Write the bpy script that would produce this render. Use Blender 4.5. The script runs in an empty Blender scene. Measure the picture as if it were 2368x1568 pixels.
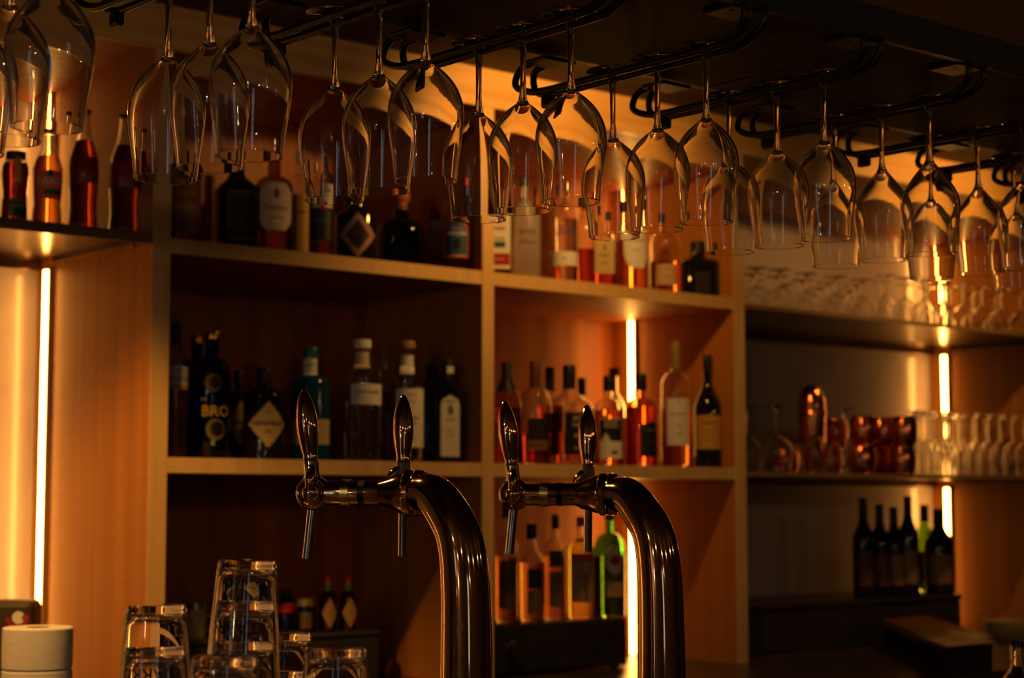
import bpy, bmesh, math, random
from mathutils import Vector, Matrix
random.seed(7)
PI = math.pi; R_ = math.radians
sc = bpy.context.scene
COL = sc.collection

# ------------------------------------------------------------------ camera
F = 4200.0; YAW = R_(40.4); PITCH = math.atan(378 / 4200); ZC = 1.45
cam_d = bpy.data.cameras.new('camera'); cam = bpy.data.objects.new('camera', cam_d); COL.objects.link(cam)
cam.location = (0, 0, ZC); cam.rotation_euler = (PI / 2 + PITCH, 0, -YAW)
cam_d.sensor_width = 36; cam_d.lens = F / 2368 * 36; cam_d.clip_start = 0.05
cam_d.dof.use_dof = True; cam_d.dof.focus_distance = 2.25; cam_d.dof.aperture_fstop = 6.0
sc.camera = cam
FWD = Vector((math.sin(YAW) * math.cos(PITCH), math.cos(YAW) * math.cos(PITCH), math.sin(PITCH)))
RT = Vector((math.cos(YAW), -math.sin(YAW), 0)); UP = RT.cross(FWD)
def ray(px, py): return FWD + RT * ((px - 1184) / F) - UP * ((py - 784) / F)
def onY(px, py, Y): d = ray(px, py); return d * (Y / d.y) + Vector((0, 0, ZC))
def onZ(px, py, Z): d = ray(px, py); return d * ((Z - ZC) / d.z) + Vector((0, 0, ZC))
def atD(px, py, D): return ray(px, py) * D + Vector((0, 0, ZC))

# ------------------------------------------------------------------ world, colour management, light levels
w = bpy.data.worlds.new('world'); sc.world = w; w.use_nodes = True
w.node_tree.nodes['Background'].inputs[0].default_value = (0.002, 0.002, 0.003, 1)
sc.view_settings.view_transform = 'Standard'; sc.view_settings.look = 'None'
sc.view_settings.exposure = 0.0; sc.view_settings.gamma = 1.0; sc.view_settings.use_curve_mapping = False
cy = sc.cycles
cy.max_bounces = 20; cy.transmission_bounces = 20; cy.glossy_bounces = 8; cy.diffuse_bounces = 5
cy.transparent_max_bounces = 12; cy.caustics_refractive = False; cy.caustics_reflective = False
cy.sample_clamp_indirect = 4.0; cy.blur_glossy = 0.3; cy.use_denoising = True
WARM = (1.0, 0.46, 0.09); LEDC = (1.0, 0.42, 0.07)
LED_STRENGTH = 34.0; SPOT = 1.9

def spot(name, loc, target, power, size, blend=0.6, radius=0.03, color=WARM):
    l = bpy.data.lights.new(name, 'SPOT'); l.energy = power; l.color = color; l.spot_size = R_(size)
    l.spot_blend = blend; l.shadow_soft_size = radius
    o = bpy.data.objects.new(name, l); COL.objects.link(o); o.location = loc
    o.rotation_euler = (Vector(target) - Vector(loc)).to_track_quat('-Z', 'Y').to_euler(); return o
# (x, y, z), target, watts, cone
SPOTS = [((3.02, 2.95, 2.50), (3.12, 3.5, 2.18), 9.2, 121, .6),
         ((4.75, 2.95, 2.50), (4.75, 3.5, 2.2), 8, 110, .6),
         ((1.05, 2.75, 2.50), (1.10, 2.85, 1.0), 50, 116, .3)]
for i, (a, b, p, s, bl_) in enumerate(SPOTS): spot('downlight_lamp', a, b, p * SPOT, s, bl_)
wl = bpy.data.lights.new('wall_fill', 'POINT'); wl.energy = 9; wl.color = (1, .62, .25); wl.shadow_soft_size = .06  # added light without a fixture, brightens the room walls for reflections in the metal
wlo = bpy.data.objects.new('wall_fill', wl); COL.objects.link(wlo); wlo.location = (-2.7, 0.2, 1.7)

# ------------------------------------------------------------------ materials
def lin(c): return tuple(((v / 255) / 12.92 if v / 255 < 0.04045 else ((v / 255 + 0.055) / 1.055) ** 2.4) for v in c)
MATS = {}
def mat(name, col=(0.5, 0.5, 0.5), rough=0.5, metal=0.0, trans=0.0, ior=1.45, emit=None, es=0.0, spec=0.5, coat=0.0):
    if name in MATS: return MATS[name]
    m = bpy.data.materials.new(name); m.use_nodes = True
    b = m.node_tree.nodes['Principled BSDF']; i = b.inputs
    i['Base Color'].default_value = (*col, 1); i['Roughness'].default_value = rough; i['Metallic'].default_value = metal
    i['Transmission Weight'].default_value = trans; i['IOR'].default_value = ior
    i['Specular IOR Level'].default_value = spec; i['Coat Weight'].default_value = coat
    if emit: i['Emission Color'].default_value = (*emit, 1); i['Emission Strength'].default_value = es
    MATS[name] = m; return m
def varied(name, c1, c2, scale=(1, 1, 1), rough=0.5, det=4, fac=(0.3, 0.7), weave=0.0, bump=0.0, metal=0.0, dist=0.0, coat=0.0):
    m = mat(name, c1, rough, metal, coat=coat); nt = m.node_tree; b = nt.nodes['Principled BSDF']
    tc = nt.nodes.new('ShaderNodeTexCoord'); mp = nt.nodes.new('ShaderNodeMapping'); mp.inputs['Scale'].default_value = scale
    n = nt.nodes.new('ShaderNodeTexNoise'); n.inputs['Detail'].default_value = det; n.inputs['Scale'].default_value = 1
    n.inputs['Distortion'].default_value = dist
    cr = nt.nodes.new('ShaderNodeValToRGB'); cr.color_ramp.elements[0].color = (*c1, 1); cr.color_ramp.elements[1].color = (*c2, 1)
    cr.color_ramp.elements[0].position = fac[0]; cr.color_ramp.elements[1].position = fac[1]
    L = nt.links.new; L(tc.outputs['Object'], mp.inputs[0]); L(mp.outputs[0], n.inputs['Vector']); L(n.outputs[0], cr.inputs[0])
    out = cr.outputs[0]
    if weave:
        mp2 = nt.nodes.new('ShaderNodeMapping'); mp2.inputs['Scale'].default_value = (8, 8, 260)
        n2 = nt.nodes.new('ShaderNodeTexNoise'); n2.inputs['Scale'].default_value = 1; n2.inputs['Detail'].default_value = 2
        mx = nt.nodes.new('ShaderNodeMix'); mx.data_type = 'RGBA'; mx.blend_type = 'MULTIPLY'; mx.inputs[0].default_value = weave
        L(tc.outputs['Object'], mp2.inputs[0]); L(mp2.outputs[0], n2.inputs['Vector']); L(out, mx.inputs[6]); L(n2.outputs[0], mx.inputs[7]); out = mx.outputs[2]
    L(out, b.inputs['Base Color'])
    if bump:
        bp = nt.nodes.new('ShaderNodeBump'); bp.inputs['Strength'].default_value = bump; bp.inputs['Distance'].default_value = 0.001
        L(n.outputs[0], bp.inputs['Height']); L(bp.outputs[0], b.inputs['Normal'])
    return m
WOOD = varied('oak_veneer', (0.46, 0.172, 0.021), (0.68, 0.265, 0.040), (28, 28, 0.6), 0.42, 4, (0.25, 0.75), weave=0.28)
WOODH = varied('oak_veneer_lengthwise', (0.60, 0.31, 0.09), (0.86, 0.52, 0.19), (0.9, 30, 40), 0.42, 4, (0.25, 0.75), weave=0.0)
WOODE = varied('oak_edge_band', (0.64, 0.40, 0.17), (0.78, 0.51, 0.23), (40, 40, 3), 0.5)
BACKP = varied('stained_back_panel', (0.26, 0.052, 0.006), (0.52, 0.15, 0.02), (16, 16, 0.4), 0.5, 3, (0.3, 0.7), weave=0.3)
MARBLE = varied('pale_marble', (0.44, 0.37, 0.38), (0.52, 0.44, 0.45), (2, 2, 2), 0.18, 8, (0.35, 0.6), dist=1.5)
SHELFM = varied('bronze_steel_shelf', (0.22, 0.15, 0.09), (0.27, 0.19, 0.12), (2, 60, 2), 0.22, metal=1.0)
BLACK = varied('matt_black_paint', (0.022, 0.019, 0.016), (0.034, 0.03, 0.026), (9, 9, 9), 0.35)
RACKM = varied('black_powder_coat', (0.005, 0.005, 0.005), (0.009, 0.009, 0.009), (60, 60, 60), 0.35)
RACKM.node_tree.nodes['Principled BSDF'].inputs['Specular IOR Level'].default_value = 0.3
PANEL = varied('dark_stained_panel', (0.012, 0.0045, 0.0025), (0.022, 0.008, 0.004), (2, 26, 2), 0.6)
PANEL.node_tree.nodes['Principled BSDF'].inputs['Specular IOR Level'].default_value = 0.1
CEIL = varied('dark_ceiling_paint', (0.055, 0.036, 0.024), (0.075, 0.05, 0.033), (3, 3, 3), 0.8)
ROOMW = varied('room_wall_plaster', (0.16, 0.11, 0.08), (0.20, 0.14, 0.10), (3, 3, 3), 0.8)
FLOORM = varied('floor_boards', (0.07, 0.04, 0.025), (0.12, 0.07, 0.04), (3, 20, 3), 0.5)
STONE = varied('dark_counter_stone', (0.03, 0.026, 0.022), (0.06, 0.05, 0.04), (14, 14, 14), 0.3)
BRASS = varied('aged_polished_brass', (0.56, 0.32, 0.16), (0.66, 0.40, 0.21), (40, 40, 40), 0.07, metal=1.0)
BRASSK = varied('knurled_brass', (0.52, 0.42, 0.22), (0.62, 0.52, 0.30), (90, 90, 90), 0.28, metal=1.0)
STEEL = varied('brushed_steel', (0.50, 0.48, 0.44), (0.62, 0.60, 0.56), (200, 200, 4), 0.16, metal=1.0)
COPPER = varied('hammered_copper', (0.80, 0.26, 0.11), (0.90, 0.34, 0.16), (60, 60, 60), 0.16, metal=1.0, bump=1.0)
COPPER.node_tree.nodes['Bump'].inputs['Distance'].default_value = 0.0007
for n_ in COPPER.node_tree.nodes:
    if n_.type == 'MAPPING': n_.inputs['Scale'].default_value = (110, 110, 110)
GLASS = mat('clear_glass', (1, 1, 1), 0.0, trans=1, ior=1.46)
GLASSB = mat('bottle_flint_glass', (0.97, 0.97, 0.95), 0.0, trans=1, ior=1.46)
FROST = mat('frosted_glass', (0.80, 0.82, 0.82), 0.38, trans=0.75, ior=1.45)
LED = mat('led_diffuser', (1, 0.9, 0.7), 0.5, emit=LEDC, es=LED_STRENGTH)
ALU = mat('aluminium_channel', (0.7, 0.66, 0.6), 0.35, metal=1.0)
PAPER = varied('cream_label_paper', (0.62, 0.56, 0.46), (0.70, 0.64, 0.54), (60, 60, 60), 0.7)
WHITE = varied('white_label_paper', (0.72, 0.70, 0.66), (0.78, 0.76, 0.72), (60, 60, 60), 0.6)
TISSUE = varied('soft_tissue_paper', (0.74, 0.71, 0.68), (0.82, 0.79, 0.76), (50, 50, 120), 0.9, bump=0.4)
def flat(c, rough=0.5, metal=0): 
    n = 'paint_%02x%02x%02x' % tuple(c) + ('_metal' if metal else '') + str(int(rough * 10)); return mat(n, lin(c), rough, metal)
def tint(c, rough=0.0):
    return mat('glass_%d_%d_%d' % tuple(int(v * 100) for v in c), c, rough, trans=1, ior=1.46)
def liq(c): return mat('liquid_%d_%d_%d' % tuple(int(v * 100) for v in c), c, 0.0, trans=1, ior=1.34)

# ------------------------------------------------------------------ mesh helpers
def new(name, me, m, parent=None, smooth=False):
    o = bpy.data.objects.new(name, me); COL.objects.link(o)
    if m and not me.materials: me.materials.append(m)
    if parent: o.parent = parent
    if smooth: me.shade_smooth()
    return o
def pyd(name, v, f, m, parent=None, smooth=False):
    me = bpy.data.meshes.new(name); me.from_pydata([tuple(x) for x in v], [], f); me.update()
    return new(name, me, m, parent, smooth)
def box(name, lo, hi, m, parent=None, bev=0.0015, rot=0, c=None):
    bm = bmesh.new(); bmesh.ops.create_cube(bm, size=1)
    s = Vector(hi) - Vector(lo); ce = (Vector(hi) + Vector(lo)) / 2
    for v in bm.verts: v.co = Vector((v.co.x * s.x, v.co.y * s.y, v.co.z * s.z)) + ce
    if bev > 0: bmesh.ops.bevel(bm, geom=list(bm.edges), offset=min(bev, min(s) * 0.4), segments=2, affect='EDGES', profile=0.5)
    if rot:
        bmesh.ops.rotate(bm, verts=bm.verts, cent=c or ce, matrix=Matrix.Rotation(rot, 3, 'Z'))
    me = bpy.data.meshes.new(name); bm.to_mesh(me); bm.free(); return new(name, me, m, parent)
def lathe_mesh(name, prof, seg=40, n=2.0, rot=0.0, dy=1.0, closed=False):
    """revolve (r,z) pairs; n > 2 squares the section; closed joins last ring to first"""
    v = []; f = []; rings = []
    for r, z in prof:
        if r < 1e-6: rings.append([len(v)]); v.append((0, 0, z)); continue
        ring = []
        for k in range(seg):
            a = 2 * PI * k / seg; c, s = math.cos(a), math.sin(a)
            q = r / ((abs(c) ** n + abs(s) ** n) ** (1 / n)) if n > 2 else r
            x, y = q * c, q * s * dy
            ring.append(len(v)); v.append((x * math.cos(rot) - y * math.sin(rot), x * math.sin(rot) + y * math.cos(rot), z))
        rings.append(ring)
    prs = list(zip(rings, rings[1:])) + ([(rings[-1], rings[0])] if closed else [])
    for a, b in prs:
        if len(a) == 1 and len(b) == 1: continue
        for k in range(seg):
            j = (k + 1) % seg
            if len(a) == 1: f.append((a[0], b[j], b[k]))
            elif len(b) == 1: f.append((a[k], a[j], b[0]))
            else: f.append((a[k], a[j], b[j], b[k]))
    if not closed:
        if len(rings[0]) > 1: f.append(tuple(reversed(rings[0])))
        if len(rings[-1]) > 1: f.append(tuple(rings[-1]))
    me = bpy.data.meshes.new(name); me.from_pydata(v, [], f); me.update()
    bm = bmesh.new(); bm.from_mesh(me); bmesh.ops.recalc_face_normals(bm, faces=bm.faces); bm.to_mesh(me); bm.free()
    me.shade_smooth()
    return me
def sharp(me, ang=35):
    me.set_sharp_from_angle(angle=R_(ang)); return me
def lathe(name, prof, m, parent=None, seg=40, n=2.0, rot=0.0, dy=1.0, closed=False):
    return new(name, sharp(lathe_mesh(name, prof, seg, n, rot, dy, closed)), m, parent)
def tube(name, pts, rad, m, parent=None, seg=16, cap=True):
    pts = [Vector(p) for p in pts]; rad = rad if isinstance(rad, (list, tuple)) else [rad] * len(pts)
    v = []; f = []; N = None
    for i, p in enumerate(pts):
        t = (pts[min(i + 1, len(pts) - 1)] - pts[max(i - 1, 0)]).normalized()
        if N is None: N = t.orthogonal().normalized()
        N = (N - t * N.dot(t)).normalized(); B = t.cross(N)
        for k in range(seg):
            a = 2 * PI * k / seg; v.append(p + (N * math.cos(a) + B * math.sin(a)) * rad[i])
    for i in range(len(pts) - 1):
        for k in range(seg):
            j = (k + 1) % seg; f.append((i * seg + k, i * seg + j, (i + 1) * seg + j, (i + 1) * seg + k))
    if cap: f.append(tuple(reversed(range(seg)))); f.append(tuple(range((len(pts) - 1) * seg, len(pts) * seg)))
    o = pyd(name, v, f, m, parent, True); sharp(o.data); return o
def axis_lathe(name, prof, m, parent, origin, axis, seg=36):
    o = lathe(name, prof, m, parent, seg); o.data.transform(Vector(axis).normalized().to_track_quat('Z', 'Y').to_matrix().to_4x4())
    o.data.transform(Matrix.Translation(origin)); return o
def smooth_curve(pts, n=8):
    P = [Vector(p) for p in pts]; P = [2 * P[0] - P[1]] + P + [2 * P[-1] - P[-2]]; out = []
    for i in range(1, len(P) - 2):
        for k in range(n):
            t = k / n
            out.append(0.5 * ((2 * P[i]) + (P[i + 1] - P[i - 1]) * t + (2 * P[i - 1] - 5 * P[i] + 4 * P[i + 1] - P[i + 2]) * t * t + (3 * P[i] - P[i - 1] - 3 * P[i + 1] + P[i + 2]) * t ** 3))
    out.append(P[-2]); return out
def tag(o, label, cat, group=None):
    o['label'] = label; o['category'] = cat
    if group: o['group'] = group
    return o
def struct(o): o['kind'] = 'structure'; return o
def thing(name, loc, label, cat, group=None):
    o = bpy.data.objects.new(name, None); COL.objects.link(o); o.location = loc; o.empty_display_size = 0.02
    return tag(o, label, cat, group)
def dup(root, loc, label=None, rz=0.0):
    r = root.copy(); COL.objects.link(r); r.location = loc; r.rotation_euler = (root.rotation_euler[0], root.rotation_euler[1], rz)
    if label: r['label'] = label
    for ch in list(root.children):
        c = ch.copy(); COL.objects.link(c); c.parent = r
        for g in list(ch.children):
            d = g.copy(); COL.objects.link(d); d.parent = c
    return r
ORD = ['first', 'second', 'third', 'fourth', 'fifth', 'sixth', 'seventh', 'eighth', 'ninth', 'tenth', 'eleventh', 'twelfth', 'thirteenth', 'fourteenth', 'fifteenth', 'sixteenth', 'seventeenth', 'eighteenth']

_txt = {}
def text_mesh(s, size):
    k = (s, round(size, 5))
    if k in _txt: return _txt[k]
    cu = bpy.data.curves.new('t', 'FONT'); cu.body = s; cu.size = size; cu.align_x = 'CENTER'; cu.align_y = 'CENTER'; cu.resolution_u = 2
    cu.offset = size * 0.012
    o = bpy.data.objects.new('t', cu); COL.objects.link(o)
    dg = bpy.context.evaluated_depsgraph_get(); me = o.evaluated_get(dg).to_mesh()
    r = ([tuple(v.co) for v in me.vertices], [tuple(p.vertices) for p in me.polygons]); o.evaluated_get(dg).to_mesh_clear()
    bpy.data.objects.remove(o); bpy.data.curves.remove(cu); _txt[k] = r; return r

# ------------------------------------------------------------------ setting
ZT = ZC + 1.100       # underside of the ceiling
CT = 1.00             # back counter top
UPR = [(0.34, 0.385), (1.949, 1.994), (2.881, 2.919), (3.806, 3.851), (5.460, 5.505)]
S_UP, S_MID, S_T = ZC + 0.580, ZC + 0.098, 0.034
YF, YB = 3.50, 4.00
struct(box('floor', (-3.2, -4.2, -0.1), (8.2, 4.3, 0.0), FLOORM, bev=0))
struct(box('ceiling', (-3.2, -4.2, ZT), (8.2, 4.3, ZT + 0.1), CEIL, bev=0))
wb = struct(box('wall_back', (-3.2, 4.056, 0.0), (8.2, 4.3, ZT), MARBLE, bev=0))
wf = struct(box('wall_front', (-3.2, -4.2, 0.0), (8.2, -4.0, ZT), ROOMW, bev=0))
struct(box('wall_left', (-3.2, -4.0, 0.0), (-3.0, 4.056, ZT), ROOMW, bev=0))
struct(box('wall_right', (8.0, -4.0, 0.0), (8.2, 4.056, ZT), ROOMW, bev=0))
NIGHT = mat('dusk_window_glass', (0.1, 0.12, 0.15), 0.1, emit=(0.80, 0.90, 0.95), es=1.0)
WFR = flat((30, 26, 22))
for k, (x, y, dx, dy, h0, h1) in enumerate([(-1.9, -3.99, 0.7, 0, 0.9, 2.3), (-2.99, 0.7, 0, 0.35, 0.9, 2.3)]):
    if dx: o = box('window_%d' % (k + 1), (x, y, h0), (x + dx, y + 0.02, h1), NIGHT, bev=0)
    else: o = box('window_%d' % (k + 1), (x, y, h0), (x + 0.02, y + dy, h1), NIGHT, bev=0)
    struct(o)
    mx, my = x + dx / 2, y + dy / 2
    for q in range(3):
        zz = h0 + (h1 - h0) * q / 2
        if dx: box('glazing_bar', (x - .02, y, zz - .02), (x + dx + .02, y + .05, zz + .02), WFR, o)
        else: box('glazing_bar', (x, y - .02, zz - .02), (x + .05, y + dy + .02, zz + .02), WFR, o)
    if dx: box('mullion', (mx - .02, y, h0), (mx + .02, y + .05, h1), WFR, o)
    else: box('mullion', (x, my - .02, h0), (x + .05, my + .02, h1), WFR, o)

# pendant bulbs of the room behind the camera (seen only as sparkles in glass and chrome)
BULB = mat('warm_filament_bulb', (1, .8, .5), 0.3, emit=(1.0, 0.58, 0.25), es=340)
bl = None
for k, (x, y, z) in enumerate([(-0.9, 1.2, 2.15), (-0.5, -0.2, 2.2), (0.6, -1.2, 2.2), (1.8, -1.4, 2.2), (3.2, -0.9, 2.2), (-1.9, 0.2, 2.1), (4.4, -0.4, 2.2), (0.1, -2.6, 2.0)]):
    if bl is None:
        bl = thing('pendant_lamp', (x, y, z), 'x', 'lamp', 'pendant bulbs over the room')
        lathe('bulb', [(0, -0.022), (0.014, -0.018), (0.02, -0.006), (0.018, 0.008), (0.01, 0.02), (0, 0.022)], BULB, bl, 16)
        lathe('socket', [(0, 0.018), (0.012, 0.018), (0.012, 0.05), (0, 0.05)], RACKM, bl, 16)
        tube('cord', [(0, 0, 0.05), (0, 0, 0.33)], 0.002, RACKM, bl, 6); p = bl
    else: p = dup(bl, (x, y, z))
    p['label'] = 'small warm pendant bulb behind the photographer, %s of eight along the room' % ORD[k]

# ------------------------------------------------------------------ back bar shelving
sh = thing('bar_shelving', (3.0, 3.75, CT), 'tall built-in oak shelving unit behind the bar with four bays of bottles and glasses', 'shelving')
def P(o, par=sh): o.parent = par; o.matrix_parent_inverse = Matrix.Translation(-Vector(par.location)); return o
for i, (a, b) in enumerate(UPR):
    yb = 4.055
    P(box('upright', (a, YF + 0.002, CT), (b, yb, ZT - 0.1), WOOD, bev=0))
    P(box('edge_band', (a, YF, CT), (b, YF + 0.002, ZT - 0.1), WOODE, bev=0.0006))
for (a, b) in ((UPR[1][1], UPR[2][0]), (UPR[2][1], UPR[3][0])):
    P(box('back_panel', (a, YB, CT), (b, YB + 0.02, ZT - 0.1), BACKP, bev=0))
    for z in (S_UP, S_MID):
        P(box('shelf_board', (a, YF + 0.004, z - S_T), (b, YB, z), BACKP, bev=0))
        P(box('edge_band', (a, YF + 0.001, z - S_T), (b, YF + 0.004, z), WOODE, bev=0.0006))
P(box('top_board', (UPR[0][0], YF + 0.02, ZT - 0.1), (UPR[4][1], 4.055, ZT - 0.07), BACKP, bev=0))
P(box('fascia', (UPR[0][0] - .3, YF - 0.002, ZT - 0.1), (6.6, YF + 0.02, ZT - 0.0005), WOODH, bev=0.0008))
# thin metal shelves of the outer bays, one thing each
LIPM = varied('bronze_lip_paint', (0.20, 0.12, 0.06), (0.26, 0.16, 0.08), (3, 40, 40), 0.4)
def metal_shelf(a, b, z, label, lip=0.012):
    t = thing('metal_shelf', ((a + b) / 2, YF + 0.27, z), label, 'shelf')
    P(box('shelf_plate', (a, YF + 0.004, z - 0.006), (b, 4.035, z), SHELFM, bev=0.0006), t)
    P(box('front_lip', (a, YF + 0.0, z - lip), (b, YF + 0.004, z + 0.001), LIPM, bev=0.0006), t)
    P(box('rear_lip', (a, 4.035, z - 0.03), (b, 4.040, z), SHELFM, bev=0.0006), t)
    for x in (a + 0.006, b - 0.006):
        P(box('side_bracket', (x - 0.006, YF + 0.05, z - 0.018), (x + 0.006, 3.96, z - 0.006), SHELFM), t)
        for yy in (YF + 0.08, 3.90):
            o = lathe('shelf_pin', [(0, 0), (0.004, 0), (0.004, 0.006), (0, 0.006)], STEEL, None, 12)
            o.data.transform(Matrix.Translation((x, yy, z - 0.024))); P(o, t)
    return t
metal_shelf(UPR[0][1], UPR[1][0], ZC + 0.585, 'thin bronze metal shelf in the left bay carrying soft drink bottles', 0.023)
Z3U, Z3M = ZC + 0.566, ZC + 0.086
metal_shelf(UPR[3][1], UPR[4][0], Z3U, 'upper thin bronze metal shelf of the right bay, under stemware')
metal_shelf(UPR[3][1], UPR[4][0], Z3M, 'lower thin bronze metal shelf of the right bay, under copper mugs and flutes')
# led strips
def fill_led(x, y, z0, z1, label):  # out-of-view strip, added to brighten the left bay's oak side and marble
    t = thing('led_strip', (x, y, z0), label, 'led strip')
    P(box('channel', (x, y - 0.012, z0), (x + 0.012, y + 0.012, z1), ALU, bev=0), t)
    P(box('diffuser', (x + 0.0122, y - 0.0085, z0 + 0.002), (x + 0.0165, y + 0.0085, z1 - 0.002), LED, bev=0.001), t)
def led(x, y, z0, z1, label):
    t = thing('led_strip', (x, y, z0), label, 'led strip')
    P(box('channel', (x - 0.012, y - 0.012, z0), (x, y + 0.012, z1), ALU, bev=0), t)
    P(box('diffuser', (x - 0.0165, y - 0.0085, z0 + 0.002), (x - 0.0122, y + 0.0085, z1 - 0.002), LED, bev=0.001), t)
led(UPR[1][0], 3.985, CT + .001, ZC + 0.553, 'glowing vertical led strip in the left bay, below the metal shelf')
led(UPR[1][0], 3.985, ZC + 0.587, ZT - .101, 'glowing vertical led strip behind the soft drinks, above the metal shelf')
fill_led(UPR[0][1], 3.985, CT + .001, ZC + 0.553, 'unseen led strip added on the far left upright to brighten the left bay')
led(UPR[3][0], 3.905, CT + .001, S_MID - S_T - .001, 'glowing led strip in the lowest compartment beside the green vermouth bottle')
led(UPR[3][0], 3.905, S_MID + .001, S_UP - S_T - .001, 'glowing led strip behind the whisky bottles of the middle shelf')
led(UPR[3][0], 3.905, S_UP + .001, ZT - .101, 'glowing led strip behind the bottles of the top shelf')
led(UPR[4][0], 3.985, CT + .001, Z3M - .033, 'glowing led strip behind the wine bottles at bottom right')
led(UPR[4][0], 3.985, Z3M + .002, Z3U - .033, 'glowing led strip between the two metal shelves of the right bay')
led(UPR[4][0], 3.985, Z3U + .002, ZT - .101, 'glowing led strip above the upper metal shelf of the right bay')
# back counter
bc = thing('back_counter', (3, 3.5, 0), 'dark stone worktop running under the shelving', 'counter')
P(box('worktop', (-1.0, 2.92, CT - 0.04), (6.6, 4.055, CT - 0.0005), STONE, bev=0.003), bc)
for i in range(7):
    x = -0.98 + i * 1.08
    P(box('cabinet_door', (x, 2.985, 0.1), (x + 1.06, 3.005, CT - 0.05), PANEL), bc)
P(box('cabinet_body', (-1.0, 3.006, 0.0), (6.6, 4.05, CT - 0.041), BLACK, bev=0), bc)
# ceiling downlights
dl = None
for k, (a, b, p, s, _) in enumerate(SPOTS):
    if dl is None:
        dl = thing('downlight', (a[0], a[1], ZT), 'x', 'lamp', 'recessed downlights in front of the shelving')
        lathe('trim_ring', [(0.035, -0.001), (0.045, -0.001), (0.045, -0.006), (0.035, -0.006)], STEEL, dl, 24, closed=True); o = dl
    else: o = dup(dl, (a[0], a[1], ZT))
    o['label'] = 'round steel downlight in the ceiling before the %s' % ['two wooden bays', 'right bay', 'left bay'][k]

# ------------------------------------------------------------------ bar top with drip side
BT = 1.04
bar = thing('bar_counter', (1.5, 1.6, 0), 'dark front bar counter carrying the beer taps and upturned tumblers', 'counter')
P(box('bar_top', (-0.6, 1.25, BT - 0.04), (5.2, 2.06, BT), STONE, bev=0.004), bar)
P(box('bar_front', (-0.5, 1.42, 0.0), (5.1, 1.46, BT - 0.041), PANEL), bar)
P(box('bar_body', (-0.5, 1.461, 0.05), (5.1, 2.0, BT - 0.041), BLACK, bev=0), bar)

# ------------------------------------------------------------------ hanging canopy and glass racks
pb = onZ(1330, 140, ZC + 0.652).y; pf = onZ(1740, 0, ZC + 0.652).y
PZ = ZC + 0.652
cp = thing('hanging_canopy', (2.0, (pb + pf) / 2, PZ), 'dark wooden canopy board hanging over the bar that holds the glass racks', 'canopy')
nb = 9
for i in range(nb):
    x0 = 0.2 + i * 0.62
    P(box('board_panel', (x0, pf, PZ), (x0 + 0.617, pb, PZ + 0.03), PANEL, bev=0.002), cp)
P(box('rear_edge_rail', (0.2, pb - 0.004, PZ), (5.78, pb + 0.01, PZ + 0.034), RACKM, bev=0.001), cp)
P(box('front_edge_rail', (0.2, pf - 0.012, PZ - 0.012), (5.78, pf + 0.002, PZ + 0.034), RACKM, bev=0.001), cp)
for x in (0.5, 1.9, 3.3, 4.7):
    for y in (pf + .05, pb - .05):
        P(tube('hanger_rod', [(x, y, PZ + 0.028), (x, y, ZT)], 0.006, RACKM, None, 10), cp)

ZF = ZC + 0.604       # the feet hang on the rods at this height
RX = [0.795, 1.028, 1.262, 1.489, 1.732, 1.973, 2.214, 2.462, 2.695, 2.93]
GY = [1.818, 1.728, 1.638]
rk = thing('glass_rack', (0, 0, ZF), 'x', 'glass rack', 'wire glass racks under the canopy')
for s in (-1, 1):
    x = 0.0135 * s; top = PZ - ZF - 0.0085
    back = 1.985
    pts = smooth_curve([(x, back - 0.03, top), (x, back + 0.012, top - 0.006), (x * 1.4, back + 0.02, top - 0.030), (x * 1.1, back - 0.005, -0.004), (x, back - 0.05, -0.008),
                        (x, 1.80, -0.008), (x, 1.62, -0.008), (x, 1.575, -0.002), (x * 1.3, 1.552, 0.018), (x * 1.3, 1.556, 0.040), (x * 1.0, 1.58, top - 0.002)], 7)
    tube('rod', pts, 0.0052, RACKM, rk, 12)
box('mounting_plate', (-0.03, 1.560, top - 0.006), (0.03, 1.615, top + .005), RACKM, rk, 0.002)
box('mounting_plate', (-0.03, back - 0.06, top - 0.006), (0.03, back - 0.01, top), RACKM, rk, 0.002)
t_ = box('end_tab', (0.008, back - 0.030, -0.026), (0.018, back - 0.004, -0.006), RACKM, rk, 0.005)
racks = [rk]
for i, x in enumerate(RX):
    if i == 0: rk.location.x = x; o = rk
    else: o = dup(rk, (x, 0, ZF))
    o['label'] = 'black wire glass rack under the canopy, %s of ten from the left' % ORD[i]

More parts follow.
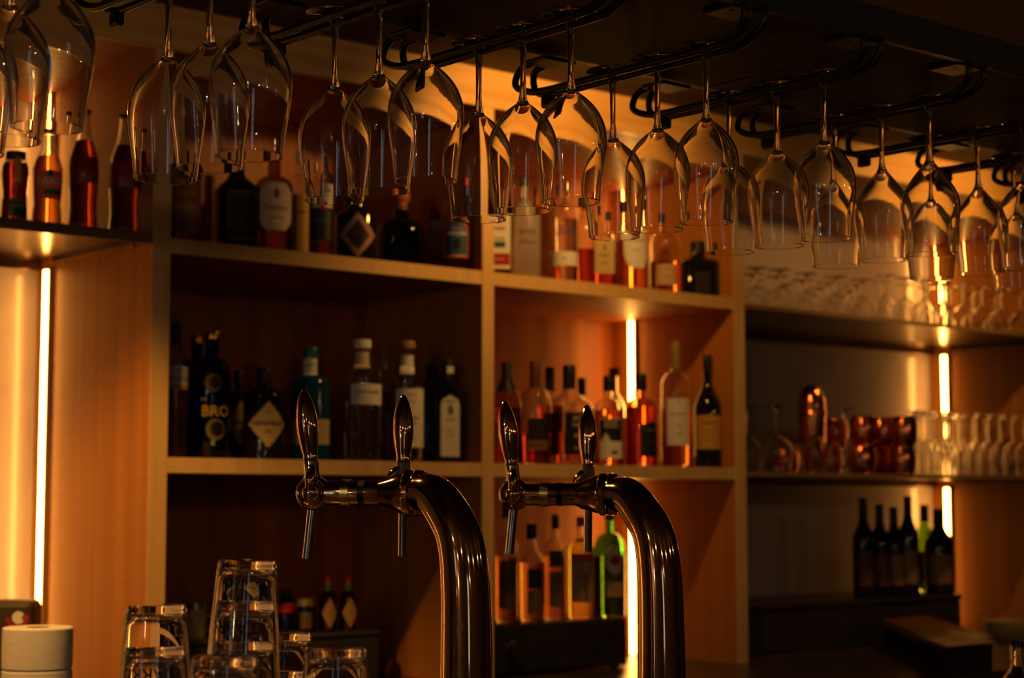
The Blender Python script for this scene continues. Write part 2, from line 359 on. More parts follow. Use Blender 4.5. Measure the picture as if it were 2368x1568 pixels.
def refine(prof, n=3):
    """Catmull-Rom through the profile for a smooth outline"""
    P_ = [Vector((r, z)) for r, z in prof]; out = []
    for i in range(len(P_) - 1):
        a, b, c, d = P_[max(i - 1, 0)], P_[i], P_[i + 1], P_[min(i + 2, len(P_) - 1)]
        for k in range(n):
            t = k / n; q = 0.5 * (2 * b + (c - a) * t + (2 * a - 5 * b + 4 * c - d) * t * t + (3 * b - a - 3 * c + d) * t ** 3); out.append((max(q.x, 0), q.y))
    out.append(tuple(P_[-1])); return out
def wine_glass_prof(H, rf=0.037, rb=0.0441, rr=0.0362, stem=0.40, vs=0.0, th=0.0011):
    out = [(0, 0.0), (rf * 0.6, 0.0), (rf * 0.97, 0.0004), (rf, 0.0016), (rf * 0.96, 0.0026), (rf * 0.55, 0.004), (rf * 0.25, 0.007), (0.0068, 0.012), (0.0048, 0.020), (0.0040, 0.035), (0.0037, 0.06)]
    zs = stem * H; out += [(0.0038, zs - 0.02), (0.0046, zs - 0.008), (0.0062, zs)]
    bowl = [(0.03, 0.20), (0.07, 0.37), (0.13, 0.58), (0.20, 0.76), (0.29, 0.91), (0.38, 0.985), (0.46, 1.0), (0.56, 0.985), (0.70, 0.93), (0.85, 0.86), (0.995, rr / rb + .003), (1.0, rr / rb)]
    if vs: bowl = [(0.04, 0.20), (0.10, 0.36), (0.18, 0.56), (0.27, 0.76), (0.36, 0.92), (0.44, 0.99), (0.50, 1.0), (0.60, 0.98), (0.74, 0.91), (0.87, 0.84), (0.995, rr / rb + .003), (1.0, rr / rb)]
    bz = H - zs
    ob = [(rb * r, zs + bz * z) for z, r in bowl]
    ob = refine(ob, 3)
    inner = [(max(r - th - 0.0030 * max(0.0, 1 - (z - zs) / bz) ** 2.2 * min(1, r / .02), 0.001), z) for r, z in reversed(ob[1:])]
    inner[0] = (ob[-1][0] - th, ob[-1][1] - 0.0002)
    inner += [(0.012 if False else ob[0][0] * 0.55, zs + bz * 0.055), (0, zs + bz * 0.045)]
    return out + ob + inner
def wg_mesh(name, seg=56, **k):
    pr = wine_glass_prof(**k); return sharp(lathe_mesh(name, pr, seg), 40)
gmeshA = wg_mesh('wine_glass', H=0.236); gmeshB = wg_mesh('wine_glass_tapered', H=0.236, vs=1)
gmeshC = wg_mesh('wine_glass_slim', H=0.236, rb=0.0435, rr=0.0355, stem=0.41)
where = ['nearest the shelves', 'in the middle', 'nearest the camera']
for i, x in enumerate(RX):
    for j, y in enumerate(GY):
        me = gmeshC if i in (4, 5, 7, 9) else gmeshA
        if i in (6,) or (i, j) in ((7, 1), (8, 2)): me = gmeshB
        o = bpy.data.objects.new('wine_glass', me); COL.objects.link(o)
        if not me.materials: me.materials.append(GLASS)
        o.rotation_euler = (PI + random.uniform(-.01, .01), random.uniform(-.012, .012), random.uniform(0, 6)); o.location = (x + random.uniform(-.0015, .0015), y + random.uniform(-.0002, .0002), ZF + 0.0005)
        tag(o, 'hanging wine glass, %s, on the %s wire rack from the left' % (where[j], ORD[i]), 'wine glass', 'wine glasses hanging from the racks')

# ------------------------------------------------------------------ beer fonts
def font(J, label_, tower_label):
    t = thing('beer_font', (J.x, J.y, BT), label_, 'beer tap')
    def Q(o): o.parent = t; o.matrix_parent_inverse = Matrix.Translation(-Vector(t.location)); return o
    a_dir = Vector((-0.617, 0.787, 0)).normalized(); b_dir = Vector((0.55, 0.835, 0)).normalized()
    Yv = Vector((-0.12, 0.99, 0)).normalized()
    # swan neck, tapering
    base = J - Yv * 0.098
    pts = smooth_curve([Vector((base.x, base.y, BT + 0.012)), Vector((base.x, base.y, J.z - 0.30)), base + Vector((0, 0, -0.18)), base + Vector((0, 0, -0.10)) + Yv * 0.003,
                        base + Vector((0, 0, -0.052)) + Yv * 0.013, base + Vector((0, 0, -0.020)) + Yv * 0.036, J + Vector((0, 0, -0.003)) - Yv * 0.042, J - Yv * 0.020], 8)
    n = len(pts); rad = [0.0340 - 0.0105 * (i / (n - 1)) for i in range(n)]
    Q(tube('swan_neck', pts, rad, BRASS, None, 48))
    Q(lathe('base_flange', [(0, BT), (0.06, BT), (0.062, BT + 0.004), (0.058, BT + 0.012), (0.04, BT + 0.018), (0.036, BT + 0.03), (0, BT + 0.03)], BRASS, None, 48)).data.transform(Matrix.Translation((base.x, base.y, 0)))
    # collar rings at the end of the neck
    Q(axis_lathe('collar', [(0, -0.020), (0.0262, -0.020), (0.0285, -0.017), (0.0290, -0.009), (0.0272, -0.0065), (0.0268, -0.005), (0.0292, -0.002), (0.0292, 0.004), (0.0262, 0.007), (0.0255, 0.012), (0.0225, 0.020), (0.0185, 0.030), (0.0160, 0.038), (0, 0.038)], BRASS, None, J, a_dir, 48))
    # one tap at the end of each shank
    def tap(d, L, lever_tilt, long_):
        side = Vector((d.y, -d.x, 0))                       # pivot axis of the valve
        if side.dot(FWD) > 0: side = -side
        up = Vector((0, 0, 1)); C = J + d * L
        sk = Q(axis_lathe('shank', [(0, 0), (0.0150, 0), (0.0155, 0.002), (0.0155, long_ - 0.002), (0.015, long_), (0, long_)], BRASS, None, C - d * long_, d, 40))
        Q(axis_lathe('knurled_ring', [(0.0150, -0.006), (0.0170, -0.0055), (0.0170, 0.0055), (0.0150, 0.006), (0.0145, 0)], BRASSK, None, C - d * 0.043, d, 64))
        Q(axis_lathe('seal_ring', [(0.0140, -0.004), (0.0162, -0.004), (0.0162, 0.004), (0.014, 0.004)], RACKM, None, C - d * 0.064, d, 40))
        # valve body: a fat barrel across the shank with a domed cap facing the customer
        body = Q(axis_lathe('valve_body', [(0, -0.020), (0.012, -0.0195), (0.0185, -0.014), (0.0215, -0.005), (0.0222, 0.004), (0.0205, 0.011), (0.0185, 0.0135), (0, 0.0135)], BRASS, None, C, side, 48))
        Q(axis_lathe('valve_cap', [(0, 0.012), (0.0176, 0.012), (0.0180, 0.0150), (0.0166, 0.0170), (0.0150, 0.0150), (0.0108, 0.0180), (0.0100, 0.0178), (0.0080, 0.0212), (0.0045, 0.0232), (0, 0.0238)], BRASS, None, C, side, 48))
        ln = (up * math.cos(lever_tilt) + d * math.sin(lever_tilt)).normalized()
        # yoke strap from the cap up to the handle
        fr = C + side * 0.017
        Q(tube('lever_yoke', smooth_curve([fr + up * 0.004, fr + up * 0.016 + side * 0.001, fr + up * 0.026 - side * 0.004, C + ln * 0.032 + side * 0.004], 5), [0.0062] * 16, BRASS, None, 12))
        Q(axis_lathe('ferrule', [(0, 0.014), (0.0115, 0.014), (0.0120, 0.018), (0.0098, 0.024), (0.0098, 0.039), (0.0092, 0.041), (0, 0.041)], STEEL, None, C, ln, 36))
        pr = refine([(0, 0.0415), (0.0088, 0.0418), (0.0092, 0.048), (0.0112, 0.060), (0.0132, 0.076), (0.0136, 0.088), (0.0124, 0.102), (0.0098, 0.114), (0.0066, 0.123), (0.0045, 0.1275), (0.0025, 0.130), (0, 0.1308)], 3)
        Q(axis_lathe('tap_handle', pr, BRASS, None, C, ln, 40))
        dn = (-up * math.cos(0.10) + d * math.sin(0.10)).normalized()
        s0 = C + dn * 0.016; Q(tube('spout', [s0, s0 + dn * 0.066], 0.0062, STEEL, None, 24, cap=False))
        s1 = s0 + dn * 0.0; Q(tube('spout_lining', [s0, s0 + dn * 0.0655], 0.0050, STEEL, None, 24, cap=False))
    tap(a_dir, 0.124, 0.115, 0.095)
    tap(b_dir, 0.128, 0.10, 0.100)
    return t
J1 = atD(948, 1140, 2.25)
font(J1, 'brass swan-neck beer font with two taps, left one of the pair', '')
J2 = atD(1396, 1143, 2.49)
font(J2, 'brass swan-neck beer font with two taps, right one of the pair', '')

# ------------------------------------------------------------------ tumblers on the bar
def tumbler_mesh(H=0.145, rb=0.0305, rt=0.0405, th=0.0021, bt=0.011):
    o = [(0, 0.001), (rb * 0.75, 0.0), (rb * 0.93, 0.0006), (rb * 0.985, 0.003), (rb, 0.006), (rb + (rt - rb) * 0.1, 0.016), (rt, H - 0.001), (rt - th * .5, H), (rt - th, H - 0.001)]
    o += [(rb + (rt - rb) * 0.14 - th, bt + 0.008), (rb * 0.86, bt + 0.001), (rb * 0.7, bt - 0.001), (0, bt - 0.0012)]
    m = lathe_mesh('tumbler', o, 72); m.materials.append(GLASS); return sharp(m, 30)
TM = tumbler_mesh(); INK = flat((14, 12, 12))
def letter_on(parent, s, size, rf, phi0, z, m, off=0.0008, flip=False, flatd=None, zf=None):
    v, f = text_mesh(s, size); out = []
    for x, y, _ in v:
        if flip: x, y = -x, -y
        if flatd is not None:
            n = Vector((math.cos(phi0), math.sin(phi0), 0)); t = Vector((-n.y, n.x, 0)); p = n * (flatd + off) + t * x; out.append((p.x, p.y, z + y)); continue
        r = rf(z + y) + off; ph = phi0 + x / r; out.append((r * math.cos(ph), r * math.sin(ph), z + y))
    return pyd('lettering', out, f, m, parent)
def stack(px, ytop, D, n, lab, tilt=0.0, text=1, face=-35, step=0.0405, tx=0.0):
    base = atD(px, ytop, D); topz = base.z; H = 0.145
    low = topz - H - (n - 1) * step; n_extra = 0
    while low > BT + step * 0.6: low -= step; n_extra += 1
    N = n + n_extra; shift = BT + 0.0005 - low
    for k in range(N):
        z = topz + shift - k * step
        o = bpy.data.objects.new('tumbler', TM); COL.objects.link(o)
        o.rotation_euler = (PI, 0, 0); o.location = (base.x + tx * (k * 0.0), base.y, z)
        if tilt:
            M = Matrix.Translation((base.x, base.y, topz + .002)) @ Matrix.Rotation(tilt, 4, Vector((FWD.x, FWD.y, 0)).normalized()) @ Matrix.Translation((-base.x, -base.y, -topz))
            o.matrix_world = M @ Matrix.Translation(o.location) @ Matrix.Rotation(PI, 4, 'X')
        pos = 'topmost' if k == 0 else '%s from the top' % ORD[k]
        tag(o, 'upturned clear tumbler, %s in the %s' % (pos, lab), 'tumbler', 'upturned tumblers on the bar')
        if text and k >= 1 and k < 4:
            phc = math.atan2(-base.y, -base.x) + R_(face + 12 * k)
            rf = lambda zz: 0.0305 + (0.0405 - 0.0305) * (zz / 0.145)
            letter_on(o, 'TARRO', 0.0185, rf, -phc, 0.027, INK, 0.0002)
stack(362, 1388, 1.84, 3, 'leftmost stack on the bar', 0, face=-28)
stack(572, 1303, 1.90, 5, 'tallest stack on the bar', 0.03, face=-40)
stack(655, 1490, 1.99, 2, 'low stack right of the tallest', 0.02, text=0)
stack(776, 1500, 1.80, 1, 'rightmost stack on the bar', 0, text=0)
stack(520, 1552, 1.68, 1, 'stack in front of the tallest', 0.03, text=0)

# ------------------------------------------------------------------ bottles
def prof_of(R, H, kind, s, e, nf):
    if kind == 'jar': L = [(0, .90), (.02, .97), (.25, .93), (.40, .86), (.55, .93), (.68, 1), (.78, .97), (.86, .80), (.90, .70), (1, .70)]
    elif kind == 'cola': L = [(0, .92), (.015, .98), (.08, .97), (.17, .90), (.26, .91), (.36, .97), (.47, 1.0), (.57, .96), (.65, .83), (.72, .64), (.79, .49), (.87, .40), (.95, .37), (1, .37)]
    elif kind == 'fanta': L = [(0, .92), (.015, .97), (.14, .97), (.22, .88), (.30, .92), (.50, .97), (.58, 1), (.66, .86), (.73, .66), (.79, .50), (.86, .42), (1, .40)]
    elif kind == 'wine': L = [(0, .95), (.012, 1), (.56, 1), (.62, .95), (.68, .74), (.74, .50), (.80, .39), (.90, .36), (1, .36)]
    elif kind == 'bell': L = [(0, .88), (.02, .97), (.12, 1), (.30, 1), (.45, .96), (.56, .86), (.64, .66), (.70, .46), (.76, .36), (1, .34)]
    elif kind == 'soft': L = [(0, .95), (.012, 1)] + [(s + (e - s) * t, nf + (1 - nf) * (0.5 + 0.5 * math.cos(PI * t))) for t in (0, .15, .3, .45, .6, .75, .9, 1)] + [(1, nf * .96)]
    else: L = [(0, .95), (.012, 1)] + [(s + (e - s) * t, nf + (1 - nf) * math.sqrt(max(0, 1 - t ** 2.2))) for t in (0, .25, .45, .62, .76, .87, .95, 1)] + [(1, nf * .96)]
    return [(r * R, z * H) for z, r in L]
def rad_at(pr, z):
    for (r0, z0), (r1, z1) in zip(pr, pr[1:]):
        if z0 <= z <= z1: return r0 + (r1 - r0) * ((z - z0) / (z1 - z0) if z1 > z0 else 0)
    return pr[-1][0]
def bottle(name, label_, px, ytop, wpx, Y, zs, kind='round', s=.62, e=.80, nf=.36, glass=None, liquid=None, cap=None, labels=(), n=2.0, face=0, cat='bottle', hollow=True, group=None, dy=1.0, fr=0.0, X=None):
    p = onY(px, ytop, Y); D = (p - Vector((0, 0, ZC))).dot(FWD); R = wpx / 2 * D / F; H = p.z - zs
    t = thing(name, (p.x, p.y, zs + 0.0004), label_, cat, group)
    phc = math.atan2(-p.y, -p.x) + R_(face)
    glass = glass or GLASSB
    ch = cap[1] * H if cap else 0
    pr = prof_of(R, H, kind, s, e, nf)
    if cap and not cap[2:]: pr[-1] = (pr[-1][0], H)
    zc = H - ch * 0.85 if cap else H
    outer = [(0, 0)] + [q for q in pr if q[1] < zc - 0.001] + [(rad_at(pr, zc), zc)]
    sq = phc - (0 if n > 2 else 0)
    if hollow:
        th = 0.0022; inn = [(0, 0.006)] + [(max(r - th, 0.002), max(z, 0.006)) for r, z in outer[2:]]
        full = outer + list(reversed(inn[1:])) + [(0, 0.006)]
        body = lathe('glass_body', full, glass, t, 40, n, sq, dy)
        if liquid:
            c, fill = liquid[:2]; zf = fill * H
            lp = [(0, 0.0056)] + [(max(r - th + 0.0003, 0.0015), max(z, 0.0056)) for r, z in outer[2:] if z < zf] + [(max(rad_at(pr, zf) - th + .0003, .001), zf), (0, zf)]
            lathe('liquid', lp, liq(c) if len(liquid) < 3 else mat('juice_%d' % int(c[0] * 99 + c[1] * 50), c, .25), t, 32, n, sq, dy)
    else:
        body = lathe('glass_body', outer + [(0, zc)], glass, t, 40, n, sq, dy)
    if cap:
        cm, hfrac = cap[0], cap[1]; cr = (cap[2] if len(cap) > 2 else 1.12) * rad_at(pr, H * .97)
        z0 = H - ch
        if len(cap) > 3 and cap[3] == 'ball': cpf = [(0, z0), (cr * .7, z0), (cr * .72, z0 + ch * .25), (cr, z0 + ch * .4), (cr * 1.02, z0 + ch * .7), (cr * .8, z0 + ch * .93), (0, H)]
        else: cpf = [(0, z0), (cr, z0), (cr, z0 + ch * .5), (cr * .985, H - 0.0012), (cr * .94, H), (0, H)]
        if cpf[1][0] < rad_at(pr, z0) + 0.0004: cpf[1] = (rad_at(pr, z0) + 0.0006, z0)
        lathe('cap', cpf, cm, t, 28)
    for lb in labels:
        # shape, z0, z1 (fractions of H), half-width (m, or fraction of R if < 2 tagged), material, texts
        shp, a0, a1, hwf, m = lb[:5]; texts = lb[5] if len(lb) > 5 else (); fo = R_(lb[6]) if len(lb) > 6 else 0
        z0, z1 = a0 * H, a1 * H; hw = hwf * R; NV, NU = 14, 12; v = []; f = []
        isflat = n > 2; ph0 = phc + fo
        off = 0.0006 + (0.0003 if len(lb) > 7 else 0)
        dflat = R * (dy if abs(math.sin(fo)) > .7 else 1)
        for i in range(NV + 1):
            tt = i / NV; z = z0 + (z1 - z0) * tt
            if shp == 'rect': k = 1
            elif shp == 'diamond': k = max(0.02, 1 - abs(2 * tt - 1))
            elif shp == 'arch': k = 1 if tt < .82 else math.sqrt(max(0.0, 1 - ((tt - .82) / .18) ** 2)) * .98 + .02
            elif shp == 'oval': k = max(.03, math.sqrt(max(0, 1 - (2 * tt - 1) ** 2)))
            elif shp == 'shield': k = 1 if tt > .35 else .45 + .55 * math.sqrt(tt / .35)
            elif shp == 'house': k = 1 if tt < .72 else 1 - (tt - .72) / .28 * .6
            elif shp == 'hex': k = 0.55 + 0.45 * min(1, (1 - abs(2 * tt - 1)) / .4)
            for j in range(NU + 1):
                u = (2 * j / NU - 1) * hw * k
                if isflat:
                    nn = Vector((math.cos(ph0), math.sin(ph0), 0)); tv = Vector((-nn.y, nn.x, 0)); q = nn * (dflat + off) + tv * u; v.append((q.x, q.y, z))
                else:
                    r = rad_at(pr, z) + off; ph = ph0 + u / r; v.append((r * math.cos(ph), r * math.sin(ph), z))
        for i in range(NV):
            for j in range(NU):
                a = i * (NU + 1) + j; f.append((a, a + 1, a + NU + 2, a + NU + 1))
        lo = pyd('label', v, f, m, t, True)
        for (s_, size, zfrac, mm, *rest) in texts:
            zz = z0 + (z1 - z0) * zfrac
            o = letter_on(lo, s_, size, (lambda q: rad_at(pr, q)), ph0 + (rest[0] / R if rest else 0), zz, mm, off + 0.0007, flatd=dflat if isflat else None)
    return t

k_ = flat((16, 14, 14)); blackcap = flat((15, 13, 12), .4); gold = flat((190, 140, 50), .3, 1); red = flat((170, 22, 22)); yel = flat((205, 160, 40)); tan = flat((170, 120, 70)); silver = flat((190, 190, 190), .3, 1)
green = flat((20, 90, 50)); blue = flat((20, 40, 120)); darkg = flat((12, 26, 18)); cream = PAPER; brown = flat((90, 50, 25)); orange = flat((250, 105, 25)); teal = flat((10, 95, 95), .3)
G_DARK = tint((0.10, 0.06, 0.03)); G_GREEN = tint((0.28, 0.62, 0.16)); G_BLUE = tint((0.04, 0.10, 0.85)); G_TEAL = tint((0.05, 0.50, 0.50)); G_AMB = tint((.75, .35, .08)); G_WINE = tint((.10, .16, .05)); G_BLK = mat('opaque_black_glass', (0.01, 0.009, 0.009), .06)
TEALP = mat('teal_glazed_bottle', (0.0, 0.055, 0.12), .08)
AMB = (.90, .42, .10); REDL = (.55, .10, .03); GOLDL = (.95, .62, .25); CLR = (.97, .97, .97)

# left bay: soft drinks
Z0 = ZC + .585
bottle('juice_bottle', 'short dark red juice bottle with a fruit label, leftmost on the left metal shelf', 37, 352, 62, 3.57, Z0, 'jar', liquid=((.10, .01, .01), .84), cap=(flat((40, 60, 45), .4), .11, 1.06),
       labels=[('rect', .08, .33, 1.3, flat((150, 150, 90)), [('NEKTAR', .009, .75, green)], -10), ('rect', .08, .33, .28, red, (), -48, 1), ('rect', .08, .2, .5, green, (), 25, 1), ('rect', .56, .97, .2, yel, (), 12, 1)], cat='bottle')
bottle('orange_soda_bottle', 'orange soda bottle with a green and orange label, in front of the glowing strip', 113, 300, 68, 3.57, Z0, 'fanta', liquid=((.95, .36, .08), .72), cap=(flat((60, 30, 20), .4), .035, 1.2),
       labels=[('rect', .27, .56, 1.15, orange, [('FANTA', .024, .60, WHITE), ('ORANGE', .006, .2, green)], 26), ('oval', .49, .57, .25, green, (), 10, 1), ('rect', .32, .37, .7, green, (), 26, 1)], cat='bottle')
cola = dict(kind='cola', liquid=((.15, .02, .01), .74), cap=(flat((60, 20, 16), .4), .03, 1.2))
bottle('cola_bottle', 'contour cola bottle standing clear of the hanging glasses', 197, 255, 68, 3.57, Z0, labels=[('rect', .38, .60, 1.35, flat((120, 14, 10), .3), (), 0), ('oval', .42, .47, .12, flat((200, 150, 140)), (), 0, 1)], **cola)
bottle('cola_bottle', 'contour cola bottle beside the wooden upright, half behind a hanging glass', 291, 266, 70, 3.57, Z0, labels=[('rect', .38, .60, 1.35, flat((120, 14, 10), .3), (), 0)], **cola)

# top shelf, first wooden bay
U = S_UP
bottle('rum_bottle', 'dark rum bottle with wide tan label, red lettering, leftmost on top wooden shelf', 428, 330, 78, 3.60, U, 'round', .70, .83, .36, glass=G_DARK, cap=(blackcap, .16), hollow=False,
       labels=[('rect', .12, .63, 1.25, tan, [('SINGLE', .010, .82, brown), ('RUM', .026, .58, red), ('RESERVE', .009, .3, brown), ('ANEJO', .012, .14, flat((180, 60, 20)))], 10)])
bottle('liqueur_bottle', 'wide black bottle with a square green bordered portrait label on the top shelf', 548, 345, 100, 3.74, U, 'soft', .60, .78, .33, glass=G_BLK, cap=(blackcap, .12), hollow=False, n=5, face=14,
       labels=[('rect', .16, .60, .66, flat((100, 96, 50)), ()), ('rect', .19, .57, .60, darkg, [('MONASTIR', .009, .92, flat((120, 110, 60)))], 0, 1), ('oval', .30, .47, .22, flat((120, 110, 70)), (), 0, 1), ('rect', .22, .25, .42, flat((120, 110, 60)), (), 0, 1)])
bottle('rum_bottle', 'rum bottle with an oval cream label and red script under a red seal', 635, 345, 88, 3.62, U, 'round', .60, .74, .34, liquid=(AMB, .25), cap=(brown, .10), glass=tint((.55, .38, .22)),
       labels=[('hex', .22, .66, .95, cream, [('Pampero', .017, .48, red), ('ANIVERSARIO', .006, .26, brown), ('*    *', .012, .74, brown)], 8), ('oval', .51, .61, .15, red, (), 8, 1)])
bottle('rum_bottle', 'tall pale bottle with a yellowed label behind the two-label bottle on the top shelf', 695, 350, 54, 3.78, U, 'round', .68, .8, .36, liquid=(GOLDL, .5), cap=(cream, .1), labels=[('rect', .12, .62, 1.2, flat((150, 120, 60)), [('RON', .014, .7, brown)])])
bottle('rum_bottle', 'slim top-shelf bottle, white upper label and blue black lower label', 744, 335, 56, 3.60, U, 'round', .70, .82, .36, liquid=(AMB, .6), cap=(k_, .12), glass=tint((.6, .45, .3)),
       labels=[('rect', .44, .68, .92, WHITE, [('THE', .007, .85, k_), ('ISLAND', .010, .70, k_)], 10), ('oval', .42, .50, .22, red, (), 8, 1), ('rect', .16, .42, 1.05, flat((14, 22, 40)), [('MATUSALEM', .0075, .65, flat((90, 110, 120)))], 10)])
bottle('decanter_bottle', 'squat black decanter bottle with a diamond ring label on the top shelf', 824, 432, 96, 3.58, U, 'soft', .60, .74, .36, glass=G_BLK, cap=(brown, .16, 1.3), hollow=False,
       labels=[('diamond', .04, .62, 1.0, flat((165, 125, 110)), (), 6), ('diamond', .13, .53, .62, flat((35, 22, 12)), [('XO', .012, .5, brown)], 6, 1)])
bottle('tequila_bottle', 'round green glass bottle with a ball cork on the top shelf', 927, 432, 112, 3.62, U, 'round', .42, .60, .30, glass=tint((.20, .42, .10)), cap=(flat((150, 80, 40)), .28, 1.3, 'ball'), labels=[])
bottle('tequila_bottle', 'pale square bottle with a frosted patch behind the blue labelled tequila', 1012, 425, 56, 3.70, U, 'soft', .62, .78, .36, liquid=(GOLDL, .45), cap=(brown, .14), labels=[('rect', .30, .60, .7, flat((150, 140, 110)), (), 5)], n=4)
bottle('tequila_bottle', 'tequila bottle with a blue label edged in orange beside the middle upright', 1056, 385, 66, 3.56, U, 'round', .62, .78, .34, liquid=(GOLDL, .5), cap=(red, .10),
       labels=[('house', .12, .50, .98, flat((190, 80, 30)), (), 0), ('house', .145, .475, .88, flat((40, 70, 130)), [('TEQUILA', .009, .74, flat((190, 150, 150))), ('SAN JOSE', .0125, .60, WHITE)], 0, 1), ('oval', .19, .30, .30, darkg, (), 4, 1), ('rect', .125, .14, .6, yel, (), 0, 1), ('rect', .78, .88, .5, blue, (), 0)])

# top shelf, second wooden bay
bottle('rum_bottle', 'square bottle with a white and red label tight against the middle upright', 1152, 415, 52, 3.56, U, 'soft', .66, .8, .36, glass=G_DARK, cap=(k_, .14), hollow=False, n=5, face=8,
       labels=[('rect', .06, .62, .95, WHITE, [('SAINT', .012, .86, red), ('JAMES', .012, .74, red), ('RHUM', .009, .55, brown)]), ('rect', .10, .22, .9, red, [('ROYAL', .007, .5, WHITE)], 0, 1), ('rect', .28, .34, .5, green, (), 0, 1)])
bottle('vodka_bottle', 'tall frosted white vodka bottle on the top shelf, right of red and white label', 1215, 392, 70, 3.58, U, 'soft', .66, .78, .38, glass=FROST, cap=(flat((60, 70, 70), .4), .10), hollow=False,
       labels=[('rect', .30, .42, .01, FROST, [('XYTH', .017, .95, flat((90, 60, 35))), ('WODKA', .012, .20, flat((110, 80, 50)))], 8)])
bottle('vodka_bottle', 'slim dark bottle between the frosted and the blue lettered vodka', 1262, 420, 36, 3.70, U, 'round', .70, .8, .4, glass=tint((.6, .5, .3)), cap=(k_, .1))
bottle('vodka_bottle', 'clear vodka bottle with blue lettering and a white band near its base', 1305, 410, 62, 3.58, U, 'round', .66, .76, .36, liquid=(CLR, .6), cap=(silver, .10),
       labels=[('rect', .16, .29, 1.15, WHITE, [('PURE', .006, .5, blue)], 0), ('rect', .5, .51, .02, WHITE, [('ABSOLUT', .0165, .9, blue), ('VODKA', .0165, -3.8, blue)], 4)])
bottle('whisky_bottle', 'amber whisky bottle half hidden behind the white banded vodka', 1353, 452, 54, 3.72, U, 'round', .62, .78, .34, liquid=(REDL, .45), cap=(k_, .14, 1.2))
bottle('rum_bottle', 'rum bottle with a black stopper and a narrow cream label', 1396, 474, 52, 3.58, U, 'round', .60, .70, .26, liquid=(REDL, .45), cap=(k_, .13, 1.9), n=4, face=4,
       labels=[('rect', .16, .58, .86, flat((190, 165, 110)), [('BUMBU', .0095, .52, brown), ('RUM', .007, .3, brown)]), ('oval', .72 * .6, .50, .12, brown, (), 0, 1)])
bottle('cognac_bottle', 'round bellied cognac bottle with a large white shield label', 1458, 440, 80, 3.60, U, 'bell', liquid=(AMB, .50), cap=(k_, .14, 1.2), face=10,
       labels=[('shield', .22, .60, .80, WHITE, [('Comte Dor', .011, .70, k_), ('COGNAC', .006, .45, brown)], 12)])
bottle('whisky_bottle', 'round shouldered whisky bottle with a small low cream label, right of the cognac', 1538, 486, 72, 3.58, U, 'round', .58, .74, .30, liquid=(AMB, .38), cap=(k_, .12, 1.3),
       labels=[('rect', .10, .34, .62, flat((190, 165, 120)), [('AGED', .006, .8, brown), ('15', .013, .35, brown)], 4)])
bottle('liqueur_bottle', 'low black square bottle at the right end of the top wooden shelf', 1612, 560, 92, 3.62, U, 'soft', .62, .76, .34, glass=G_BLK, cap=(k_, .2, 1.2), hollow=False, n=5, face=15, labels=[('rect', .1, .45, .4, flat((30, 20, 14)), (), 0)])

# middle shelf, gin
M_ = S_MID
bottle('gin_bottle', 'tall clear gin bottle with a white and yellow label, leftmost on the middle shelf', 409, 745, 58, 3.58, M_, 'round', .66, .78, .40, liquid=(CLR, .62), cap=(k_, .17),
       labels=[('arch', .50, .68, 1.15, WHITE, [('GORDON', .0165, .42, red), ('LONDON', .006, .78, green)], 6), ('rect', .505, .535, 1.15, yel, (), 6, 1), ('rect', .86, .87, .45, orange)])
bottle('gin_bottle', 'dark blue gin bottle with a gold stopper, behind the printed blue one', 456, 777, 70, 3.70, M_, 'round', .68, .80, .36, glass=G_BLUE, cap=(gold, .06, 1.2))
bottle('gin_bottle', 'large cobalt blue gin bottle printed with yellow ornament and letters', 491, 768, 90, 3.58, M_, 'round', .62, .80, .35, glass=G_BLUE, liquid=((.3, .35, .8), .6), cap=(gold, .06, 1.25),
       labels=[('rect', .36, .37, .01, yel, [('BRO', .034, .5, yel), ('GIN', .008, 10, yel, -.028)], 14), ('oval', .52, .66, .42, flat((110, 95, 30)), (), 4), ('oval', .54, .64, .30, flat((4, 6, 30)), (), 10, 1), ('oval', .14, .31, .50, flat((110, 95, 30)), (), 14), ('oval', .17, .29, .36, flat((4, 6, 30)), (), 18, 1), ('rect', .10, .145, .1, flat((120, 150, 80)), (), 6)])
bottle('gin_bottle', 'small black apothecary gin bottle squeezed behind its twin, diamond label half hidden', 553, 857, 60, 3.72, M_, 'soft', .70, .80, .36, glass=G_BLK, cap=(k_, .16, 1.15), hollow=False,
       labels=[('diamond', .15, .66, 1.0, flat((190, 165, 110)), [('HENDR', .012, .52, k_)], 10)])
bottle('gin_bottle', 'black apothecary gin bottle with a cream diamond label', 611, 853, 95, 3.58, M_, 'soft', .70, .82, .34, glass=G_BLK, cap=(k_, .16, 1.15), hollow=False,
       labels=[('diamond', .13, .63, 1.05, flat((200, 175, 120)), [('HENDRICK', .0155, .52, k_), ('GIN', .0105, .34, k_), ('*', .015, .75, brown)], 14)])
bottle('gin_bottle', 'teal gin bottle with a white neck label and a wide white band', 718, 805, 90, 3.60, M_, 'round', .64, .76, .38, glass=TEALP, cap=(teal, .09, 1.15), hollow=False,
       labels=[('rect', .755, .905, .42, WHITE, [('NORDES', .006, .6, k_)], 0), ('rect', .14, .36, 1.4, flat((200, 180, 140)), (), 0)])
bottle('gin_bottle', 'broad clear gin bottle with a white cap and a wide white label', 838, 787, 92, 3.57, M_, 'round', .70, .80, .40, liquid=(CLR, .60), cap=(WHITE, .07, 1.15),
       labels=[('rect', .46, .63, .92, WHITE, [('THE BOTANIST', .0098, .6, brown)], 20), ('rect', .76, .9, .40, flat((200, 180, 150)), (), 0)])
bottle('gin_bottle', 'clear bottle with a pale neck standing behind the wide white label', 888, 798, 70, 3.74, M_, 'round', .66, .78, .42, liquid=(CLR, .5), cap=(flat((150, 90, 50)), .12), labels=[('rect', .25, .60, 1.0, flat((180, 150, 110)), [('GIN', .012, .7, red)], 20)])
